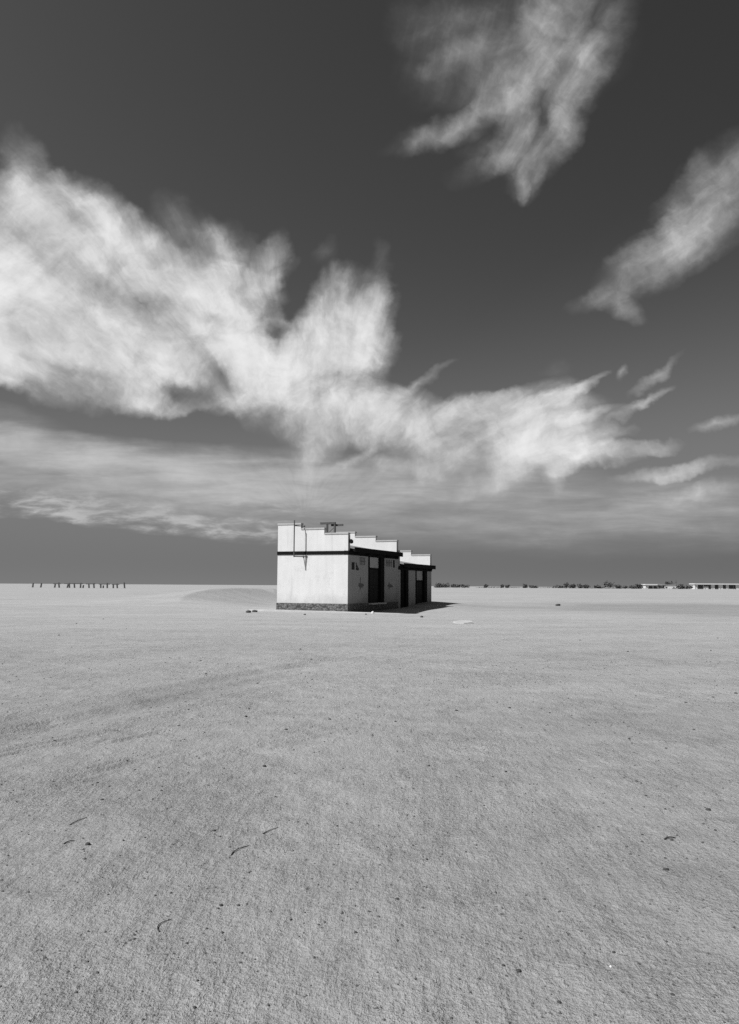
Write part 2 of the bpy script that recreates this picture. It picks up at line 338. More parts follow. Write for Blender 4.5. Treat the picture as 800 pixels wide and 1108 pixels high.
def build_ground():
    ang = np.concatenate([np.linspace(-180, -42, 90, endpoint=False), np.linspace(-42, 42, 820), np.linspace(42, 180, 90)[1:-1]])
    ang = np.radians(90 - ang)
    rad = [1.0]; r = 1.0
    while r < 9000:
        k = .05 if r < 2.2 else .0048 if r < 9 else .006 if r < 25 else .009 if r < 90 else .03 if r < 500 else .08
        r *= 1 + k; rad.append(r)
    rad = np.array(rad); na, nr = len(ang), len(rad)
    A, Rr = np.meshgrid(ang, rad)
    X = Rr * np.cos(A); Y = Rr * np.sin(A); Z = height(X, Y)
    co_ = np.stack([X.ravel(), Y.ravel(), Z.ravel()], 1)
    co_ = np.vstack([co_, [[0, 0, 0]]]); c = na * nr
    i = np.arange(nr - 1)[:, None] * na; j = np.arange(na)[None, :]; j2 = (j + 1) % na
    q = np.stack([i + j, i + j2, i + na + j2, i + na + j], -1).reshape(-1, 4)[:, ::-1]
    jj = np.arange(na); tri = np.stack([np.full(na, c), (jj + 1) % na, jj], 1)
    tri = tri[:, ::1]
    nq, ntr = len(q), len(tri)
    me = bpy.data.meshes.new('ground')
    me.vertices.add(len(co_)); me.vertices.foreach_set('co', co_.astype(np.float32).ravel())
    me.loops.add(nq * 4 + ntr * 3); me.loops.foreach_set('vertex_index', np.concatenate([q.ravel(), tri.ravel()]).astype(np.int32))
    me.polygons.add(nq + ntr)
    me.polygons.foreach_set('loop_start', np.concatenate([np.arange(nq) * 4, nq * 4 + np.arange(ntr) * 3]).astype(np.int32))
    me.polygons.foreach_set('use_smooth', np.ones(nq + ntr, bool))
    me.update(calc_edges=True)
    # material
    m, nt, p = material('sand')
    pos = nt.new('ShaderNodeNewGeometry').outputs['Position']
    big = nt.noise(nt.mapping(pos, scale=(.35, 1, 1)), .06, 4, .55).outputs['Fac']
    mid = nt.noise(nt.mapping(pos, rot=(0, 0, R(-25)), scale=(.5, 1, 1)), .45, 5, .6).outputs['Fac']
    lump = nt.noise(pos, 2.6, 5, .6).outputs['Fac']
    drift = nt.noise(nt.mapping(pos, rot=(0, 0, R(12)), scale=(1, .22, 1)), 11, 5, .72).outputs['Fac']
    g1 = nt.noise(pos, 34, 4, .72).outputs['Fac']
    g2 = nt.noise(pos, 110, 3, .7).outputs['Fac']
    pxyz = nt.new('ShaderNodeSeparateXYZ'); nt.l.new(pos, pxyz.inputs[0])
    edge0 = nt.math('MULTIPLY_ADD', nt.math('SUBTRACT', big, .5), 20.0, pxyz.outputs[1])
    fine = nt.smooth(edge0, 9.0, 45.0, 1.05, .55)
    crust = nt.smooth(nt.noise(nt.mapping(pos, rot=(0, 0, R(35)), scale=(1, .6, 1)), .8, 5, .65).outputs['Fac'], .42, .62, .70, 1.08)
    fine = nt.math('MULTIPLY', fine, crust)
    f = nt.math('MULTIPLY', nt.math('SUBTRACT', drift, .5), .50)
    f = nt.math('MULTIPLY_ADD', nt.math('SUBTRACT', g1, .5), 0.95, f)
    f = nt.math('MULTIPLY_ADD', nt.math('SUBTRACT', g2, .5), 1.10, f)
    f = nt.math('MULTIPLY', f, fine)
    f = nt.math('MULTIPLY_ADD', nt.math('SUBTRACT', big, .5), .35, f)
    f = nt.math('MULTIPLY_ADD', nt.math('SUBTRACT', mid, .5), .50, f)
    f = nt.math('MULTIPLY_ADD', nt.math('SUBTRACT', lump, .5), .40, f)
    # dark grit
    vo = nt.new('ShaderNodeTexVoronoi'); nt.l.new(pos, vo.inputs['Vector']); vo.inputs['Scale'].default_value = 26
    sc = nt.new('ShaderNodeSeparateColor'); nt.l.new(vo.outputs['Color'], sc.inputs[0])
    speck = nt.math('MULTIPLY', nt.math('GREATER_THAN', sc.outputs[0], .90), nt.math('LESS_THAN', vo.outputs['Distance'], .20))
    # damp flat to the right behind the building, a darker belt along the trough
    xyz = nt.new('ShaderNodeSeparateXYZ'); nt.l.new(pos, xyz.inputs[0])
    def ell(cx, cy, sx, sy, ang, lo, hi):
        v = nt.mapping(pos, (cx, cy, 0), (0, 0, R(ang)), (sx, sy, 1e5), 'TEXTURE')
        wv = nt.vmath('ADD', v, nt.vmath('MULTIPLY', nt.vmath('SUBTRACT', nt.noise(pos, .12, 4).outputs['Color'], (.5, .5, .5)), (.9, .9, 0)))
        g = nt.new('ShaderNodeTexGradient', gradient_type='SPHERICAL'); nt.l.new(wv, g.inputs[0])
        return nt.smooth(g.outputs['Fac'], lo, hi)
    patch = nt.math('MULTIPLY', ell(27, 58, 27, 21, 0, .0, .55), .24)
    patch = nt.math('ADD', nt.math('MULTIPLY', ell(-2.45, 12.2, 5.5, .95, 72, .0, .9), .12), patch)
    # the near field is coarser and darker than the blown sand beyond it, with a vignette painted in nearest the camera
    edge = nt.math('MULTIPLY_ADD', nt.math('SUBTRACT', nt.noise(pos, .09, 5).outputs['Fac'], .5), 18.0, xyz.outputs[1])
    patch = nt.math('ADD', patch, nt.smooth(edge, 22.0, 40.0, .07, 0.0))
    patch = nt.math('ADD', patch, nt.smooth(edge, 2.0, 14.0, .05, 0.0))  # vignette darkening painted into the sand colour
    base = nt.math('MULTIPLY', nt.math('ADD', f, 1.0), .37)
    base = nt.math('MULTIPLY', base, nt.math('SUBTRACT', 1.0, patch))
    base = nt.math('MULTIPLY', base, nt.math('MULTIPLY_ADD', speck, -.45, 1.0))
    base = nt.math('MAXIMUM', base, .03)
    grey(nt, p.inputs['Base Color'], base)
    p.inputs['Roughness'].default_value = .95; p.inputs['Specular IOR Level'].default_value = .15
    hgt = nt.math('MULTIPLY_ADD', g2, .5, nt.math('MULTIPLY_ADD', g1, 1.3, nt.math('MULTIPLY_ADD', drift, 1.5, nt.math('MULTIPLY', lump, 3.0))))
    b = nt.new('ShaderNodeBump'); b.inputs['Strength'].default_value = 1.0; nt.l.new(nt.math('MULTIPLY', fine, .018), b.inputs['Distance'])
    nt.l.new(hgt, b.inputs['Height']); nt.l.new(b.outputs[0], p.inputs['Normal'])
    o = link('ground', me, m)
    tag(o, kind='structure'); o['label'] = 'wide plain of pale coarse sand with a low dune'
    return o
build_ground()

# ------------------------------------------------------------------ materials of the buildings
def stucco(name, base, streak=.5):
    m, nt, p = material(name)
    tc = nt.new('ShaderNodeTexCoord').outputs['Object']
    a = nt.noise(tc, .9, 6, .62).outputs['Fac']
    s = nt.noise(nt.mapping(tc, scale=(1, 1, .10)), 3.4, 5, .6).outputs['Fac']
    g = nt.noise(tc, 30, 4, .6).outputs['Fac']
    f = nt.math('MULTIPLY', nt.math('SUBTRACT', a, .5), .22)
    f = nt.math('MULTIPLY_ADD', nt.math('SUBTRACT', s, .5), .22 * streak * 2, f)
    f = nt.math('MULTIPLY_ADD', nt.math('SUBTRACT', g, .5), .10, f)
    # patches where paint has come away
    fl = nt.smooth(nt.noise(tc, 2.3, 7, .7).outputs['Fac'], .66, .72)
    v = nt.math('MULTIPLY', nt.math('ADD', f, 1.0), base)
    v = nt.math('MULTIPLY', v, nt.math('MULTIPLY_ADD', fl, -.22, 1.0))
    run = nt.smooth(nt.noise(nt.mapping(tc, scale=(1, 1, .05)), 2.6, 6, .72).outputs['Fac'], .56, .72)
    tz = nt.new('ShaderNodeSeparateXYZ'); nt.l.new(tc, tz.inputs[0])
    wob = nt.math('MULTIPLY_ADD', nt.math('SUBTRACT', a, .5), 1.2, tz.outputs[2])
    low = nt.smooth(wob, .45, 1.15, .30, 0.0)
    low = nt.math('MULTIPLY', low, nt.math('MULTIPLY_ADD', s, 1.6, -.2, clamp=True))
    v = nt.math('MULTIPLY', v, nt.math('SUBTRACT', nt.math('MULTIPLY_ADD', run, -.16, 1.0), low))
    ck = nt.new('ShaderNodeTexVoronoi', feature='DISTANCE_TO_EDGE'); nt.l.new(nt.vmath('ADD', tc, nt.vmath('MULTIPLY', nt.noise(tc, 1.6, 4).outputs['Color'], (.7, .7, .7))), ck.inputs['Vector']); ck.inputs['Scale'].default_value = .55
    v = nt.math('MULTIPLY', v, nt.smooth(ck.outputs['Distance'], .0, .010, .90, 1.0))
    grey(nt, p.inputs['Base Color'], v)
    p.inputs['Roughness'].default_value = .9; p.inputs['Specular IOR Level'].default_value = .2
    b = nt.new('ShaderNodeBump'); b.inputs['Strength'].default_value = .35; b.inputs['Distance'].default_value = .02
    nt.l.new(nt.math('MULTIPLY_ADD', a, 1.5, g), b.inputs['Height']); nt.l.new(b.outputs[0], p.inputs['Normal'])
    return m
WHITE = stucco('white_plaster', .57)
SHADE_WALL = stucco('plaster_painted_shade', .30)  # white plaster darkened: shade of the door side put into its colour
COPING = stucco('weathered_coping', .36)
BLACK = simple('black_paint', .010, .3, 4, .9, .1, spec=.05)
STONE = None
def stone():
    m, nt, p = material('rough_stone')
    tc = nt.new('ShaderNodeTexCoord').outputs['Object']
    vo = nt.new('ShaderNodeTexVoronoi', feature='F1'); nt.l.new(nt.mapping(tc, scale=(1, 1, 1.3)), vo.inputs['Vector']); vo.inputs['Scale'].default_value = 7
    sc = nt.new('ShaderNodeSeparateColor'); nt.l.new(vo.outputs['Color'], sc.inputs[0])
    nn = nt.noise(tc, 12, 6, .7).outputs['Fac']
    v = nt.math('MULTIPLY_ADD', sc.outputs[0], .07, .085)
    v = nt.math('MULTIPLY', v, nt.math('MULTIPLY_ADD', nn, 1.6, .2))
    v = nt.math('MULTIPLY', v, nt.smooth(vo.outputs['Distance'], .75, .5, .45, 1.0))
    grey(nt, p.inputs['Base Color'], v); p.inputs['Roughness'].default_value = .95
    b = nt.new('ShaderNodeBump'); b.inputs['Strength'].default_value = .9; b.inputs['Distance'].default_value = .05
    nt.l.new(nt.math('SUBTRACT', nn, vo.outputs['Distance']), b.inputs['Height']); nt.l.new(b.outputs[0], p.inputs['Normal'])
    return m
STONE = stone()
DOOR = simple('dark_door_paint', .02, .4, 3, .8, .1, spec=.08)
BOARD = simple('weathered_board', .36, .35, 2.2, .8, .2)
CONC = simple('pale_concrete', .42, .2, 1.3, .9, .3, .02)
STEEL = simple('rusty_steel', .07, .4, 9, .7, .2)
POLE = simple('grey_pole_steel', .22, .3, 5, .55, .1)
MARK = simple('faded_dark_paint', .10, .5, 9, .85, .1)
ROOF = simple('roof_sheet', .22, .3, 1.5, .8, .3)
LEAF = simple('dry_leaf', .11, .5, 3, .9, .1)
BARK = simple('bark', .05, .4, 6, .9, .2)
TIMBER = simple('old_timber', .09, .4, 6, .9, .2)
PEBBLE = simple('dark_stone', .06, .5, 20, .9, .3)
SHELL = simple('bleached_shell', .75, .1, 20, .7, .2)
FARWHITE = simple('far_white_wall', .6, .15, .8, .9, .1)
FARDARK = simple('far_dark_wall', .05, .3, .8, .9, .1)

# ------------------------------------------------------------------ the two blocks
ROT = -R(22.4); ORG = Vector((-1.23, 47.0, 0))
RM = Matrix.Rotation(ROT, 3, 'Z')
def loc(n, s, z): return ORG + RM @ Vector((n, s, z))
W_, T_ = 4.6, .24
def block(dz, s0, s1, openings, label, near_front):
    root = empty('wash_house', loc(0, s0, dz), ROT)
    tag(root, label, 'building')
    L = s1 - s0
    st = W_ / 3
    base = .45
    def gable(y0, y1):
        pts = [(-W_, base), (0, base), (0, 4.46), (-st, 4.46), (-st, 4.77), (-2 * st, 4.77), (-2 * st, 5.08), (-W_, 5.08)]
        g = MB().prism(pts, y0, y1).obj('end_wall', WHITE, root)
        g['label'] = 'white rendered end wall with a stepped top'
        for x0, x1, z in ((-W_ - .03, -2 * st + .03, 5.08), (-2 * st + .032, -st + .03, 4.77), (-st + .032, .03, 4.46)):
            MB().box(x0, x1, y0 - .035, y1 + .035, z + .003, z + .105, .008).obj('coping', COPING, g)
        return g
    gable(0, T_); gable(L - T_, L)
    MB().box(-W_, -W_ + T_, T_ + .003, L - T_ - .003, base, 4.50).obj('back_wall', WHITE, root)
    # plinth, carried well below the sand
    pl = MB().box(-W_ - .025, .025, -.025, L + .025, -1.0, base - .003)
    pl.obj('plinth', STONE, root)
    # thin shaded return of the end walls on the door side is part of the side wall
    cuts = [T_ + .003] + [v for o in openings for v in (o[0] - s0, o[1] - s0)] + [L - T_ - .003]
    for a, b in zip(cuts[0::2], cuts[1::2]):
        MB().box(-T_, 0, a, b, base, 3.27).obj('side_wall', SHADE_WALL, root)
    # skin carrying the side's painted shade over the end wall's edges
    for a, b in ((0.0, T_ + .05), (L - T_ - .05, L)):
        MB().box(.0015, .012, a, b, base, 4.44).obj('corner_shade_skin', SHADE_WALL, root)
    # dark ring beam
    MB().box(-W_ - .02, .045, -.045, -.0015, 3.30, 3.50).obj('ring_beam', BLACK, root)
    MB().box(-T_ + .003, .045, .0, L + .03, 3.273, 3.52).obj('lintel_beam', BLACK, root)
    # roof: mono pitch falling towards the doors
    n0, n1, za, zb = -W_ + T_ + .005, .30, 4.42, 3.60
    def slab(y0, y1, n_a, n_b, t=.12):
        f = lambda n: za + (zb - za) * (n - n0) / (n1 - n0)
        return MB().prism([(n_a, f(n_a)), (n_a, f(n_a) - t), (n_b, f(n_b) - t), (n_b, f(n_b))], y0, y1)
    rf = slab(T_ + .004, L - T_ - .004, n0, .012).obj('roof', ROOF, root)
    slab(.27, L + .02, .0125, n1).obj('eave', BLACK, rf)
    MB().box(n1 + .001, n1 + .045, .26, L + .04, 3.44, 3.72).obj('fascia', BLACK, rf)
    for k in range(5):
        yk = .9 + k * (L - 1.6) / 4
        MB().box(.048, n1 - .002, yk, yk + .07, 3.36, 3.455).obj('eave_bracket', BLACK, rf)
    # openings
    for (a, b, kind) in openings:
        a -= s0; b -= s0
        lw, rw = (.18, .64) if kind == 'double' else (.42, .5)
        f = MB().box(-T_ + .002, .035, a + .001, a + lw, base, 3.268).obj('door_post', BLACK, root)
        MB().box(-T_ + .002, .035, b - rw, b - .001, base, 3.268).obj('door_post', BLACK, root)
        d0, d1 = a + lw + .002, b - rw - .002
        # transom
        if kind == 'double':
            MB().box(-.17, -.13, d0, d1, 2.60, 3.266).obj('transom_board', BOARD, root)
            MB().box(-.165, -.09, d0, d1, 2.50, 2.598).obj('transom_rail', BLACK, root)
            w = (d1 - d0) / 2
            for k in range(2):
                q0 = d0 + k * w + .003; q1 = q0 + w - .006
                d = MB().box(-.17, -.13, q0, q1, base + .01, 2.498).obj('door', DOOR, root)
                pn = MB()
                for zz in ((.65, 1.35), (1.5, 2.35)):
                    pn.box(-.129, -.115, q0 + .09, q1 - .09, zz[0], zz[1], .006)
                pn.obj('door_panel', DOOR, d)
                if k == 0: MB().tube((-.129, q1 - .05, 1.4), (-.06, q1 - .05, 1.4), .014).tube((-.07, q1 - .05, 1.4), (-.07, q1 - .17, 1.4), .012).obj('door_handle', STEEL, d)
        else:
            d = MB().box(-.17, -.13, d0, d1, base + .01, 3.266).obj('door', DOOR, root)
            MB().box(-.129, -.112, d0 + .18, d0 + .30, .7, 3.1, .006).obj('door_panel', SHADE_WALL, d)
        MB().box(-T_ + .004, .22, a + .02, b - .02, base - .10, base - .0035).obj('door_step', CONC, root)
    return root

b1 = block(0.0, 0.0, 8.3, [(3.08, 5.72, 'double')], 'taller white flat-roofed block with stepped parapets, nearest of the two joined blocks', True)
b2 = block(-.69, 8.36, 15.48, [(8.80, 10.32, 'single'), (11.87, 14.42, 'double')], 'lower white block with stepped parapets joined behind the taller one', False)
b1['group'] = b2['group'] = 'white blocks joined end to end'

# painted marks and vents on the shaded wall of the tall block (local: x out of the wall, y along it)
def strokes(name, y0, z0, h, segs, w, parent, mat=MARK, label=None):
    """flat painted strokes, each seg in units of h"""
    m = MB()
    for k, (a, b, c, d) in enumerate(segs):
        dy, dz = (c - a), (d - b); L = math.hypot(dy, dz)
        ny, nz = -dz / L * w / 2, dy / L * w / 2
        x0, x1 = .0155 + k * .0004, .0205 + k * .0004
        P = [(y0 + (a) * h + ny, z0 + b * h + nz), (y0 + c * h + ny, z0 + d * h + nz), (y0 + c * h - ny, z0 + d * h - nz), (y0 + a * h - ny, z0 + b * h - nz)]
        va = [m.bm.verts.new((x0 - .013, p, q)) for p, q in P]; vb = [m.bm.verts.new((x1 - .013, p, q)) for p, q in P]
        m.bm.faces.new(va); m.bm.faces.new(vb[::-1])
        for i in range(4): m.bm.faces.new((va[i], vb[i], vb[(i + 1) % 4], va[(i + 1) % 4]))
    bmesh.ops.recalc_face_normals(m.bm, faces=m.bm.faces)
    o = m.obj(name, mat, parent)
    if label: o['label'] = label
    return o
VENT = simple('dark_vent', .012, .3, 9, .8, .1)
# large dark square and an L shaped mark
m = MB().box(.002, .014, .55, .95, 2.43, 2.86).obj('vent_opening', VENT, b1)
strokes('wall_mark', 1.18, 2.43, .42, [(.1, 0, .1, 1), (.1, .08, 1.0, .08), (.3, .6, .75, .12)], .12, b1, VENT, 'black L-shaped mark')
def grille(y0, y1, z0, z1, n, frac=.5, skip=()):
    g = MB(); p = (y1 - y0) / n
    for k in range(n):
        if k in skip: continue
        g.box(.002, .012, y0 + k * p, y0 + k * p + p * frac, z0, z1)
    return g
grille(1.75, 2.65, 2.72, 3.18, 4, .42).box(.0125, .02, 1.72, 2.62, 2.93, 2.96).box(.0125, .02, 1.72, 2.62, 3.15, 3.18).obj('vent_grille', MARK, b1)
grille(6.05, 7.25, 2.75, 3.2, 4, .48).box(.0125, .02, 6.0, 7.2, 2.98, 3.02).obj('vent_grille', MARK, b1)
grille(7.35, 7.75, 2.7, 3.2, 1, .75).obj('vent_opening', VENT, b1)
# pictogram-like faded figures beside the door
strokes('wall_mark', 1.55, 1.25, .62, [(.5, 0, .5, 1.2), (0, .42, 1.35, .42), (.05, .55, 1.3, .5), (.2, .3, 1.1, .3)], .10, b1, label='faded cross-shaped painted figure')
strokes('wall_mark', 6.35, 1.2, .62, [(.45, .1, .45, .85), (0, .5, .4, .5), (.5, .62, 1.5, .45), (.5, .38, 1.5, .42)], .11, b1, label='faded dark painted figure')

# apron slab the front block stands on
ap = empty('concrete_apron', loc(0, 0, 0), ROT)
tag(ap, 'thin pale concrete apron, sand blown, along the foot of the front wall', 'concrete slab')
a_ = MB()
pts = [(-6.2, .30), (-6.35, -.25), (-5.9, -.52), (-5.2, -.62), (-3.6, -.70), (-1.4, -.66), (.9, -.74), (3.4, -.60), (3.7, -.30), (3.3, -.04), (-4.7, -.035), (-4.75, .4)]
lo = [a_.bm.verts.new((x, y, -.35)) for x, y in pts]; hi = [a_.bm.verts.new((x, y, .05 if x < .4 else -.02)) for x, y in pts]
a_.bm.faces.new(lo); a_.bm.faces.new(hi[::-1])
for i in range(len(pts)):
    k = (i + 1) % len(pts); a_.bm.faces.new((lo[i], lo[k], hi[k], hi[i]))
bmesh.ops.recalc_face_normals(a_.bm, faces=a_.bm.faces)
a_.obj('slab', CONC, ap)

# ------------------------------------------------------------------ mast on the front wall
ms = empty('antenna_mast', loc(-2.95, -.02, 3.2), ROT)
tag(ms, 'thin steel mast held off the front wall by brackets', 'mast')
DM = .62
MX = -.22
MB().tube((MX, -DM, -.06), (MX, -DM, 2.10), .036).obj('pole', STEEL, ms)
for za, xs in ((-.02, (.08, .30)), (1.78, (.14,))):
    for xx in xs:
        br = MB().tube((xx, .0, za), (MX, -DM, za), .027, n=6).obj('bracket', STEEL, ms)
        MB().box(xx - .04, xx + .04, -.010, .004, za - .05, za + .05).obj('bracket_foot', STEEL, br)
# roof stand
rs = empty('roof_stand', loc(-2.22, 2.4, 3.9), ROT)
tag(rs, 'dark steel trestle with crossbars standing on the roof of the taller block', 'metal stand')
for xx in (-.26, .26):
    MB().box(xx - .05, xx + .05, -.05, .05, .02, 1.36).obj('post', STEEL, rs)
MB().box(-.72, .30, -.06, .06, 1.362, 1.49).obj('crossbar', STEEL, rs)
MB().box(-.05, .75, .10, .18, 1.25, 1.37).obj('crossbar', STEEL, rs)
MB().tube((-.26, 0, .75), (.26, 0, 1.2), .02).obj('brace', STEEL, rs)
# lamp on the side of the parapet
lp = empty('wall_lamp', loc(.012, .14, 4.05), ROT)
tag(lp, 'small black lamp fixed high on the edge of the front parapet', 'lamp')
MB().box(0, .07, -.03, .03, -.03, .03).obj('arm', BLACK, lp)
MB().prism([(.07, -.10), (.07, .10), (.13, .13), (.22, .05), (.22, -.08), (.13, -.13)], -.09, .09).obj('housing', BLACK, lp)

# ------------------------------------------------------------------ rubble, stones, twigs
def stone_mesh(name, seed, flat=.6, sub=2):
    rng = random.Random(seed); m = MB(); m.blob((0, 0, 0), 1.0, sub, .13, flat, rng); return m.mesh(name, True)
SM = [stone_mesh('stone', k) for k in range(6)]
for s_ in SM: s_.materials.append(PEBBLE)
def place_stone(x, y, size, label, group, mesh=None, mat=None, name='stone', sink=.25, rng=random):
    o = bpy.data.objects.new(name, mesh or rng.choice(SM)); COL.objects.link(o)
    o.scale = (size, size * (.7 + .5 * rng.random()), size * (.7 + .4 * rng.random())); o.rotation_euler = (0, 0, rng.random() * 6.28)
    o.location = (x, y, hz(x, y) + size * .6 * (1 - sink) - size * .25)
    return tag(o, label, 'stone', group)
rng = random.Random(12)
# broken slab lying in the open to the right
def slab_piece(x, y, w, d, t, rz, mat, name, label, cat):
    m = MB(); pts = [(-.5, -.3), (-.2, -.5), (.35, -.45), (.5, -.1), (.42, .35), (0, .5), (-.38, .38)]
    lo = [m.bm.verts.new((a * w, b * d, -t)) for a, b in pts]; hi = [m.bm.verts.new((a * w * .94, b * d * .94, t)) for a, b in pts]
    m.bm.faces.new(lo); m.bm.faces.new(hi[::-1])
    for i in range(len(pts)):
        k = (i + 1) % len(pts); m.bm.faces.new((lo[i], lo[k], hi[k], hi[i]))
    bmesh.ops.recalc_face_normals(m.bm, faces=m.bm.faces)
    o = m.obj(name, mat); o.location = (x, y, hz(x, y) + t * .5); o.rotation_euler = (R(4), R(-5), rz)
    return tag(o, label, cat)

# stones seen one by one on the near plain (x, y in metres, radius)
STONE_POS = [
    (0.508, 6.964, 0.0142), (0.528, 6.827, 0.0084), (0.323, 6.502, 0.008), (0.042, 8.337, 0.0136), (0.443, 8.558, 0.0105), (2.172, 9.914, 0.0122),
    (2.08, 6.457, 0.0132), (2.096, 6.399, 0.0105), (2.19, 6.612, 0.0081), (2.01, 6.038, 0.0099), (3.466, 8.825, 0.0144), (2.698, 15.034, 0.0185),
    (2.719, 16.484, 0.0135), (3.23, 15.233, 0.0125), (3.754, 16.162, 0.0132), (2.859, 9.275, 0.0114), (2.805, 8.973, 0.011), (2.623, 8.967, 0.0073),
    (2.551, 8.031, 0.0099), (3.035, 9.807, 0.008), (-2.749, 13.944, 0.0228), (-1.882, 6.729, 0.011), (-1.715, 6.834, 0.0084), (-2.037, 6.294, 0.0103),
    (-1.67, 6.304, 0.0077), (-1.962, 6.598, 0.0054), (-1.172, 14.331, 0.0147), (-1.028, 14.34, 0.0147), (-0.911, 13.355, 0.0137), (-0.677, 7.579, 0.0109),
    (-0.484, 7.462, 0.0076), (-0.942, 5.152, 0.0105), (-1.685, 4.972, 0.0081), (-0.191, 5.264, 0.0086), (0.327, 4.633, 0.0095), (-0.049, 3.662, 0.0075),
    (-0.341, 3.794, 0.0078), (1.667, 5.093, 0.0083), (1.814, 5.005, 0.0102), (1.666, 4.704, 0.0077), (2.154, 5.196, 0.0085), (1.029, 3.542, 0.0072),
    (1.13, 3.152, 0.0077), (0.697, 3.093, 0.0076), (-2.792, 14.238, 0.0116), (-11.676, 36.048, 0.0369), (-11.278, 31.646, 0.0324), (-8.244, 27.916, 0.0228),
    (-4.408, 13.038, 0.0107), (0.776, 12.35, 0.0101), (0.91, 7.755, 0.0063), (0.802, 5.762, 0.0071), (1.782, 6.571, 0.0067), (0.166, 5.795, 0.0071),
    (0.304, 5.502, 0.0068), (0.641, 5.146, 0.0063), (0.79, 5.304, 0.0043), (-7.085, 19.631, 0.0161), (-2.633, 15.753, 0.0129), (0.188, 15.218, 0.0125),
    (1.814, 13.369, 0.0109), (-1.502, 4.189, 0.0051), (-0.64, 3.228, 0.0053), (-1.353, 4.307, 0.0053), (0.144, 4.037, 0.0083), (0.154, 3.742, 0.0061),
    (-1.782, 4.478, 0.0055), (0.543, 3.379, 0.0069),
]

for (x, y, r_) in STONE_POS:
    place_stone(x, y, r_, 'small dark stone lying on the open sand', 'dark stones scattered on the sand', rng=rng)
for k in range(45):
    y = 3.0 + 22 * rng.random() ** 1.6; x = (rng.random() - .5) * 1.05 * y
    place_stone(x, y, .005 + .008 * rng.random() + .0009 * y, 'small dark stone lying on the open sand', 'dark stones scattered on the sand', rng=rng)
# chunks by the apron
def chunk(x, y, s, mat, name, label, cat, seed, flat=.6):
    me = stone_mesh(name, seed, flat); me.materials.append(mat)
    o = bpy.data.objects.new(name, me); COL.objects.link(o); o.scale = (s, s * .8, s); o.rotation_euler = (0, 0, seed)
    o.location = (x, y, hz(x, y) + s * .25)
    return tag(o, label, cat)
chunk(0.212, 45.131, 0.1, FARWHITE, 'white_rock', 'small bright white lump at the edge of the building shadow', 'rock', 3, 1.1)
chunk(-0.162, 43.312, 0.07, PEBBLE, 'rock', 'small dark rock just left of the bright white lump', 'rock', 4, 0.6)
chunk(2.583, 40.036, 0.1, PEBBLE, 'rock', 'dark rock alone in front of the building shadow', 'rock', 5, 0.6)
chunk(-3.344, 42.754, 0.07, PEBBLE, 'rock', 'dark rock in front of the middle of the apron', 'rock', 6, 0.6)
chunk(-6.746, 45.870, 0.2, PEBBLE, 'rubble', 'dark low rubble at the left end of the apron', 'rubble', 8, 0.4)
chunk(-6.505, 46.739, 0.2, PEBBLE, 'rubble', 'smaller lump of rubble touching the left end of the apron', 'rubble', 9, 0.4)
chunk(14.922, 64.574, 0.28, PEBBLE, 'rock', 'dark low rock far out on the damp flat to the right', 'rock', 10, 0.35)
chunk(0.975, 3.400, 0.007, SHELL, 'shell', 'tiny white shell in the lower right sand', 'shell', 11, 0.6)
slab_piece(3.861, 33.673, .78, .9, .05, .3, CONC, 'broken_slab', 'flat broken concrete slab lying on the sand right of the building', 'slab')


# coarse grit: nobody could count it
def grit():
    g = random.Random(5); n = 5200
    tpl = [(1, 0, 0), (0, 1, 0), (-.9, .1, 0), (0, -1, .1), (0, .1, .8), (0, 0, -.6)]
    fc = [(0, 1, 4), (1, 2, 4), (2, 3, 4), (3, 0, 4), (1, 0, 5), (2, 1, 5), (3, 2, 5), (0, 3, 5)]
    xs, ys, rs_ = [], [], []
    for k in range(n):
        y = 2.3 + 15 * g.random() ** 1.7; xs.append((g.random() - .5) * 1.3 * y); ys.append(y); rs_.append((.0022 + .0045 * g.random() ** 3) * (1 + y * .09))
    zs = height(np.array(xs), np.array(ys))
    V, F = [], []
    for x, y, z, r_ in zip(xs, ys, zs, rs_):
        b = len(V); a = g.random() * 6.28; ca, sa = math.cos(a), math.sin(a)
        for vx, vy, vz in tpl:
            k = .7 + .6 * g.random()
            V.append((x + r_ * k * (vx * ca - vy * sa), y + r_ * k * (vx * sa + vy * ca), z + r_ * .3 + r_ * .8 * k * vz))
        F += [tuple(b + i for i in f) for f in fc]
    me = bpy.data.meshes.new('grit'); me.from_pydata(V, [], F)
    tag(link('grit', me, simple('grit_stone', .10, .6, 3, .9, .1)), 'coarse dark and grey grit strewn over the near sand', 'grit', kind='stuff')
grit()

# dry twigs
def twig(x, y, L, rz, bend, r_, label, group=None):
    m = MB(); prev = None; n = 6
    for k in range(n + 1):
        t = k / n; px_ = L * (t - .5); py_ = bend * L * (1 - (2 * t - 1) ** 2)
        c, s = math.cos(rz), math.sin(rz); wx, wy = x + px_ * c - py_ * s, y + px_ * s + py_ * c
        p = Vector((wx - x, wy - y, hz(wx, wy) - hz(x, y) + r_ * (.6 + 1.2 * math.sin(t * 3.1))))
        if prev is not None: m.tube(prev, p, r_ * (1.1 - .6 * (k - 1) / n), r_ * (1.1 - .6 * k / n), 6)
        prev = p
    o = m.obj('twig', BARK); o.location = (x, y, hz(x, y)); tag(o, label, 'twig')
twig(-0.882, 3.707, 0.137, 1.443, 0.22, 0.0028, 'curved dark twig on the lower left sand, nearest to the camera')
twig(-0.720, 4.754, 0.184, 1.149, 0.1, 0.0032, 'dark crooked twig above the nearest curved one')
twig(-0.596, 5.159, 0.152, 1.023, 0.1, 0.003, 'thin curved twig just above and right of the crooked one')
twig(-1.840, 5.330, 0.179, 1.318, 0.06, 0.003, 'straight thin twig at the left edge of the sand')
twig(-1.735, 4.884, 0.069, 0.902, 0.05, 0.0035, 'short twig below the straight one at the left edge')
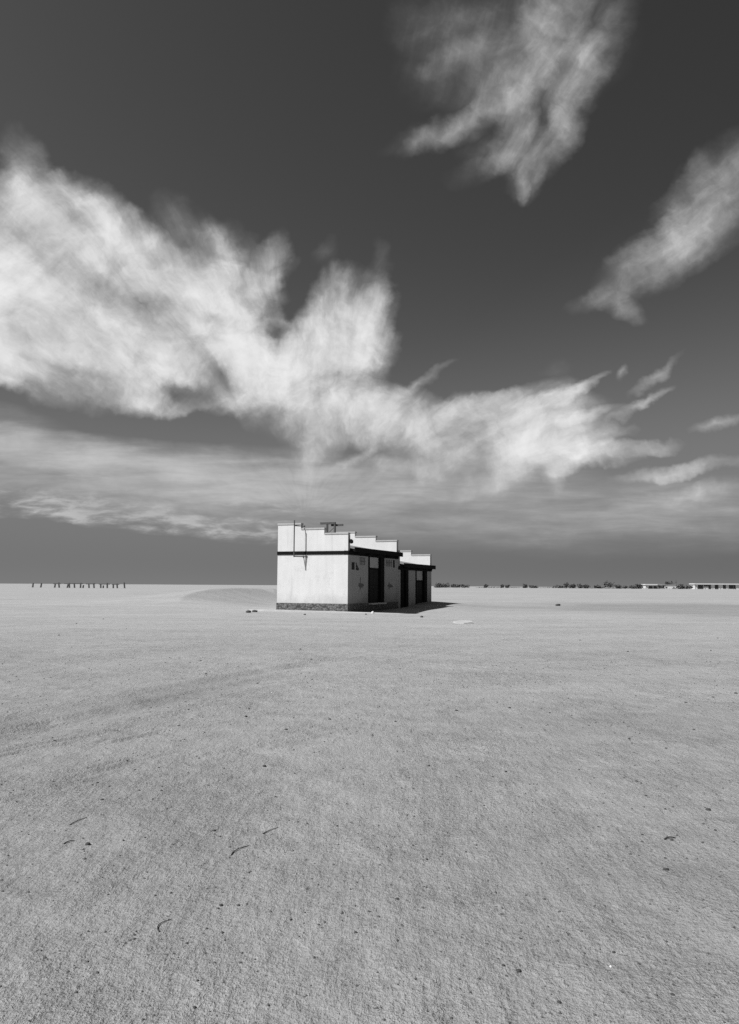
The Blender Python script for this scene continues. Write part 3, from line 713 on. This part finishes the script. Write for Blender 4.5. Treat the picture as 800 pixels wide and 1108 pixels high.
twig(1.810, 5.023, 0.083, 0.385, 0.1, 0.005, 'short dark twig in the right of the sand')


# ------------------------------------------------------------------ far left: old timber posts on the horizon
def post_mesh(h, seed):
    g = random.Random(seed); m = MB(); m.tube((0, 0, -.6), (.9 * (g.random() - .5), 0, h), .32, .27, 7); return m.mesh('post')
FL = 300.0
def fx(px): return (px - 400) / 880 * FL
jt = empty('timber_jetty', (fx(61), FL, hz(fx(61), FL)))
tag(jt, 'long row of dark timber posts carrying a worn rail, far off on the left horizon', 'fence')
xs = [61, 66.5, 74.5, 77.5, 83, 89, 91.5, 98.5, 104, 111, 113.5, 118, 124.5, 129, 137]
for k, q in enumerate(xs):
    me = post_mesh((1.6, 1.9, 1.3, 1.8, 1.75, 1.9, 1.1, 1.4, 1.8, 1.6, 1.0, 1.9, 1.5, 1.7, 2.1)[k], k); me.materials.append(TIMBER)
    o = bpy.data.objects.new('post', me); COL.objects.link(o); o.parent = jt; o.location = (fx(q) - fx(61), 0, hz(fx(q), FL) - hz(fx(61), FL))
for a, b, z in ((60, 68, 1.3), (72, 92, 1.35), (95, 105, 1.3), (109, 121, 1.25), (123, 131, 1.2)):
    MB().box(fx(a) - fx(61), fx(b) - fx(61), -.3, -.1, z, z + .3).obj('rail', TIMBER, jt)
for q, lab in ((37.5, 'lone dark timber post, leftmost on the far left horizon'), (46, 'lone dark timber post standing between the leftmost post and the railed row')):
    me = post_mesh(1.6, int(q)); me.materials.append(TIMBER)
    o = bpy.data.objects.new('timber_post', me); COL.objects.link(o); o.location = (fx(q), FL, hz(fx(q), FL)); tag(o, lab, 'post', 'lone posts left of the railed row')

# ------------------------------------------------------------------ far right: shrubs, tree, houses
def foliage(w, d, h, n, seed, leaf):
    g = random.Random(seed); V, F = [], []
    lobes = [((g.random() - .5) * w * .7, (g.random() - .5) * d * .7, h * (.25 + .45 * g.random()), (.25 + .25 * g.random())) for _ in range(7)]
    for k in range(n):
        lx, ly, lz, lr = g.choice(lobes)
        a, b = g.random() * 6.28, math.acos(2 * g.random() - 1); rr = g.random() ** .45 * lr
        x = lx + rr * w * math.sin(b) * math.cos(a) * .8; y = ly + rr * d * math.sin(b) * math.sin(a) * .8; z = max(0, lz + rr * h * math.cos(b))
        s = leaf * (.5 + g.random())
        u = Vector((g.random() - .5, g.random() - .5, g.random() - .5)).normalized(); v = u.orthogonal().normalized()
        c = Vector((x, y, z)); i = len(V)
        V += [tuple(c - u * s - v * s * .6), tuple(c + u * s - v * s * .5), tuple(c + u * s * .8 + v * s * .6), tuple(c - u * s * .9 + v * s * .5)]
        F.append((i, i + 1, i + 2, i + 3))
    me = bpy.data.meshes.new('foliage'); me.from_pydata(V, [], F); me.materials.append(LEAF); return me
FD = 800.0
def wx(px, D=FD): return (px - 400) / 880 * D
def shrub(px, wpx, hpx, seed, label, group='shrubs along the far right horizon', D=FD, tree=False):
    k = D / 880; x = wx(px, D); w, h = wpx * k, hpx * k
    t = empty('tree' if tree else 'shrub', (x, D, hz(x, D) - .1)); tag(t, label, 'tree' if tree else 'shrub', None if tree else group)
    z0 = h * .25 if tree else 0
    me = foliage(w, w * .8, h - z0, 420, seed, .22 * min(w, 6) ** .5)
    o = bpy.data.objects.new('crown' if tree else 'foliage', me); COL.objects.link(o); o.parent = t; o.location = (0, 0, z0)
    st = MB(); g = random.Random(seed)
    if tree:
        st.tube((0, 0, -.3), (.1, 0, h * .5), .22, .14)
        for q in range(5): a = g.random() * 6.28; st.tube((.1, 0, h * .42), (math.cos(a) * w * .28, math.sin(a) * w * .28, h * .75), .09, .03, 5)
    else:
        for q in range(5): a = g.random() * 6.28; st.tube((0, 0, -.3), (math.cos(a) * w * .3, math.sin(a) * w * .3, h * .7), .06, .02, 5)
    st.obj('trunk' if tree else 'stem', BARK, t)
    return t
SH = [ # px, width, height, words
 (475, 7, 5.6, 'bushy dark shrub, the first one right of the lower block'), (483, 10, 4.6, 'wide dark shrub second from the lower block'), (494, 10, 4.0, 'low spreading shrub third from the lower block'), (503, 8, 3.6, 'flat dark shrub fourth from the lower block'),
 (526, 5, 4.2, 'small round shrub standing alone just right of the building shadow tip'), (543, 4, 3.6, 'left one of two tiny shrubs right of the lone round shrub'), (549, 5, 3.8, 'right one of two tiny shrubs right of the lone round shrub'),
 (568, 5, 4.4, 'dark shrub alone on the bare horizon in the middle of the right half'), (577, 9, 2.9, 'thin flat shrub just right of the dark lone one'),
 (605, 8, 3.6, 'low shrub at the left foot of the densest clump'), (612, 6, 6.2, 'tallest pointed shrub of the dense clump left of the tree'), (618, 9, 5.0, 'broad dark shrub in the middle of the dense clump'), (627, 6, 4.6, 'rounded shrub on the right of the dense clump'), (634, 7, 4.2, 'low shrub between the dense clump and the tree'),
 (646, 9, 3.2, 'flat shrub left of the tree'), (668, 7, 4.0, 'small shrub right of the tree'), (676, 5, 3.5, 'tiny shrub between the tree and the pale houses'), (685, 8, 4.0, 'low shrub left of the first pale house'), (691, 9, 5.4, 'dense shrub against the first pale house'),
 (714, 8, 5.0, 'dark shrub between the two small pale houses'), (736, 9, 5.4, 'dark shrub just right of the mast'), (744, 10, 4.2, 'low dark shrub left of the long flat-roofed house')]
for k, (px_, w, h, lab) in enumerate(SH):
    shrub(px_, w, h, 100 + k, lab, D=FD + (k * 37 % 5) * 9)
shrub(659.5, 11, 8.6, 77, 'small spreading tree standing above the far shrubs', tree=True)
shrub(722.5, 10, 8.5, 78, 'dark tree rising behind the middle pale house', D=FD + 70, tree=True)

def scrub():
    g = random.Random(9); V, F = [], []
    for a, b, h, n in ((470, 508, 2.0, 700), (515, 600, .7, 350), (598, 700, 1.5, 1300), (700, 830, 1.3, 1500)):
        for k in range(n):
            D = 850 + 40 * g.random(); x = wx(a + (b - a) * g.random(), D)
            hh = h * max(.1, .6 + 1.6 * float(vnoise(np.array([x / 9.0]), np.array([.5]), 4)[0]) + .8 * float(vnoise(np.array([x / 2.5]), np.array([.5]), 6)[0]))
            c = Vector((x, D, hz(x, D) + hh * g.random() * 1.2)); s_ = .3 + .4 * g.random()
            u = Vector((g.random() - .5, g.random() - .5, g.random() - .5)).normalized(); v = u.orthogonal().normalized(); i = len(V)
            V.extend([tuple(c - u * s_ - v * s_ * .6), tuple(c + u * s_ - v * s_ * .5), tuple(c + u * s_ * .8 + v * s_ * .6), tuple(c - u * s_ * .9 + v * s_ * .5)]); F.append((i, i + 1, i + 2, i + 3))
    me = bpy.data.meshes.new('scrub'); me.from_pydata(V, [], F)
    tag(link('scrub', me, LEAF), 'low ragged scrub growing along the far right horizon', 'scrub', kind='stuff')
scrub()

def house(px0, px1, hpx, label, D, wins, roof='flat', over=1.0, wall=FARWHITE, dark_front=None):
    k = D / 880; x0, x1 = wx(px0, D), wx(px1, D); h = hpx * k; L = x1 - x0
    xm = (x0 + x1) / 2; t = empty('house', (xm, D, hz(xm, D) - .1)); tag(t, label, 'house')
    MB().box(-L / 2, L / 2, 0, 12, -.5, h).obj('wall', wall, t)
    if roof == 'flat':
        MB().box(-L / 2 - over, L / 2 + over, -2.2, 12.5, h + .003, h + .95).obj('roof', FARWHITE, t)
        for q in range(int(L / 7) + 1):
            xq = -L / 2 + q * L / max(1, int(L / 7)); MB().box(xq - .15, xq + .15, -2.1, -1.8, -.4, h - .001).obj('porch_post', FARDARK, t)
    else:
        MB().prism([(-L / 2 - .3, h), (L / 2 + .3, h), (L / 2 - .6, h + 1.5), (-L / 2 + .6, h + 1.5)], -.3, 12.3).obj('roof', roof, t)
    for a, b, z0, z1, kind in wins:
        f = MB().box(-L / 2 + a * L, -L / 2 + b * L, -.06, -.002, z0 * h, z1 * h).obj(kind, FARDARK, t)
    return t
house(698, 712, 4.2, 'small pale house with a flat white roof and dark porch, left of the mast', 850, [(.24, .55, .02, .75, 'door'), (.6, .97, .05, .78, 'window')])
house(718, 732, 3.4, 'small pale house under a low roof beside the thin mast', 860, [(.1, .25, .3, .7, 'window'), (.7, .8, .02, .7, 'door')], roof=ROOF)
house(751, 800, 5.2, 'long house with a flat white roof over a dark veranda, rightmost on the horizon', 840,
      [(.07, .19, .0, .9, 'veranda_opening'), (.30, .36, .0, .92, 'veranda_opening'), (.44, .52, .0, .92, 'veranda_opening'), (.62, .68, .1, .9, 'window'), (.2, .3, .55, .92, 'veranda_opening'), (.75, .9, .1, .9, 'window')])
x = wx(731, 840); mp = empty('radio_mast', (x, 840, hz(x, 840))); tag(mp, 'thin dark mast beside the middle pale house', 'mast')
MB().tube((0, 0, -.5), (0, 0, 9.5), .28, .12).obj('pole', FARDARK, mp)
MB().box(-1.0, 1.0, -.1, .1, 6.6, 7.0).obj('crossarm', FARDARK, mp)

# ------------------------------------------------------------------ view
scene.render.engine = 'CYCLES'
scene.cycles.max_bounces = 6; scene.cycles.diffuse_bounces = 3
scene.cycles.use_denoising = False
scene.render.resolution_x, scene.render.resolution_y = 739, 1024
vs = scene.view_settings
scene.display_settings.display_device = 'sRGB'
vs.view_transform = 'Standard'; vs.look = 'None'; vs.gamma = 1; vs.use_curve_mapping = False
vs.exposure = .17
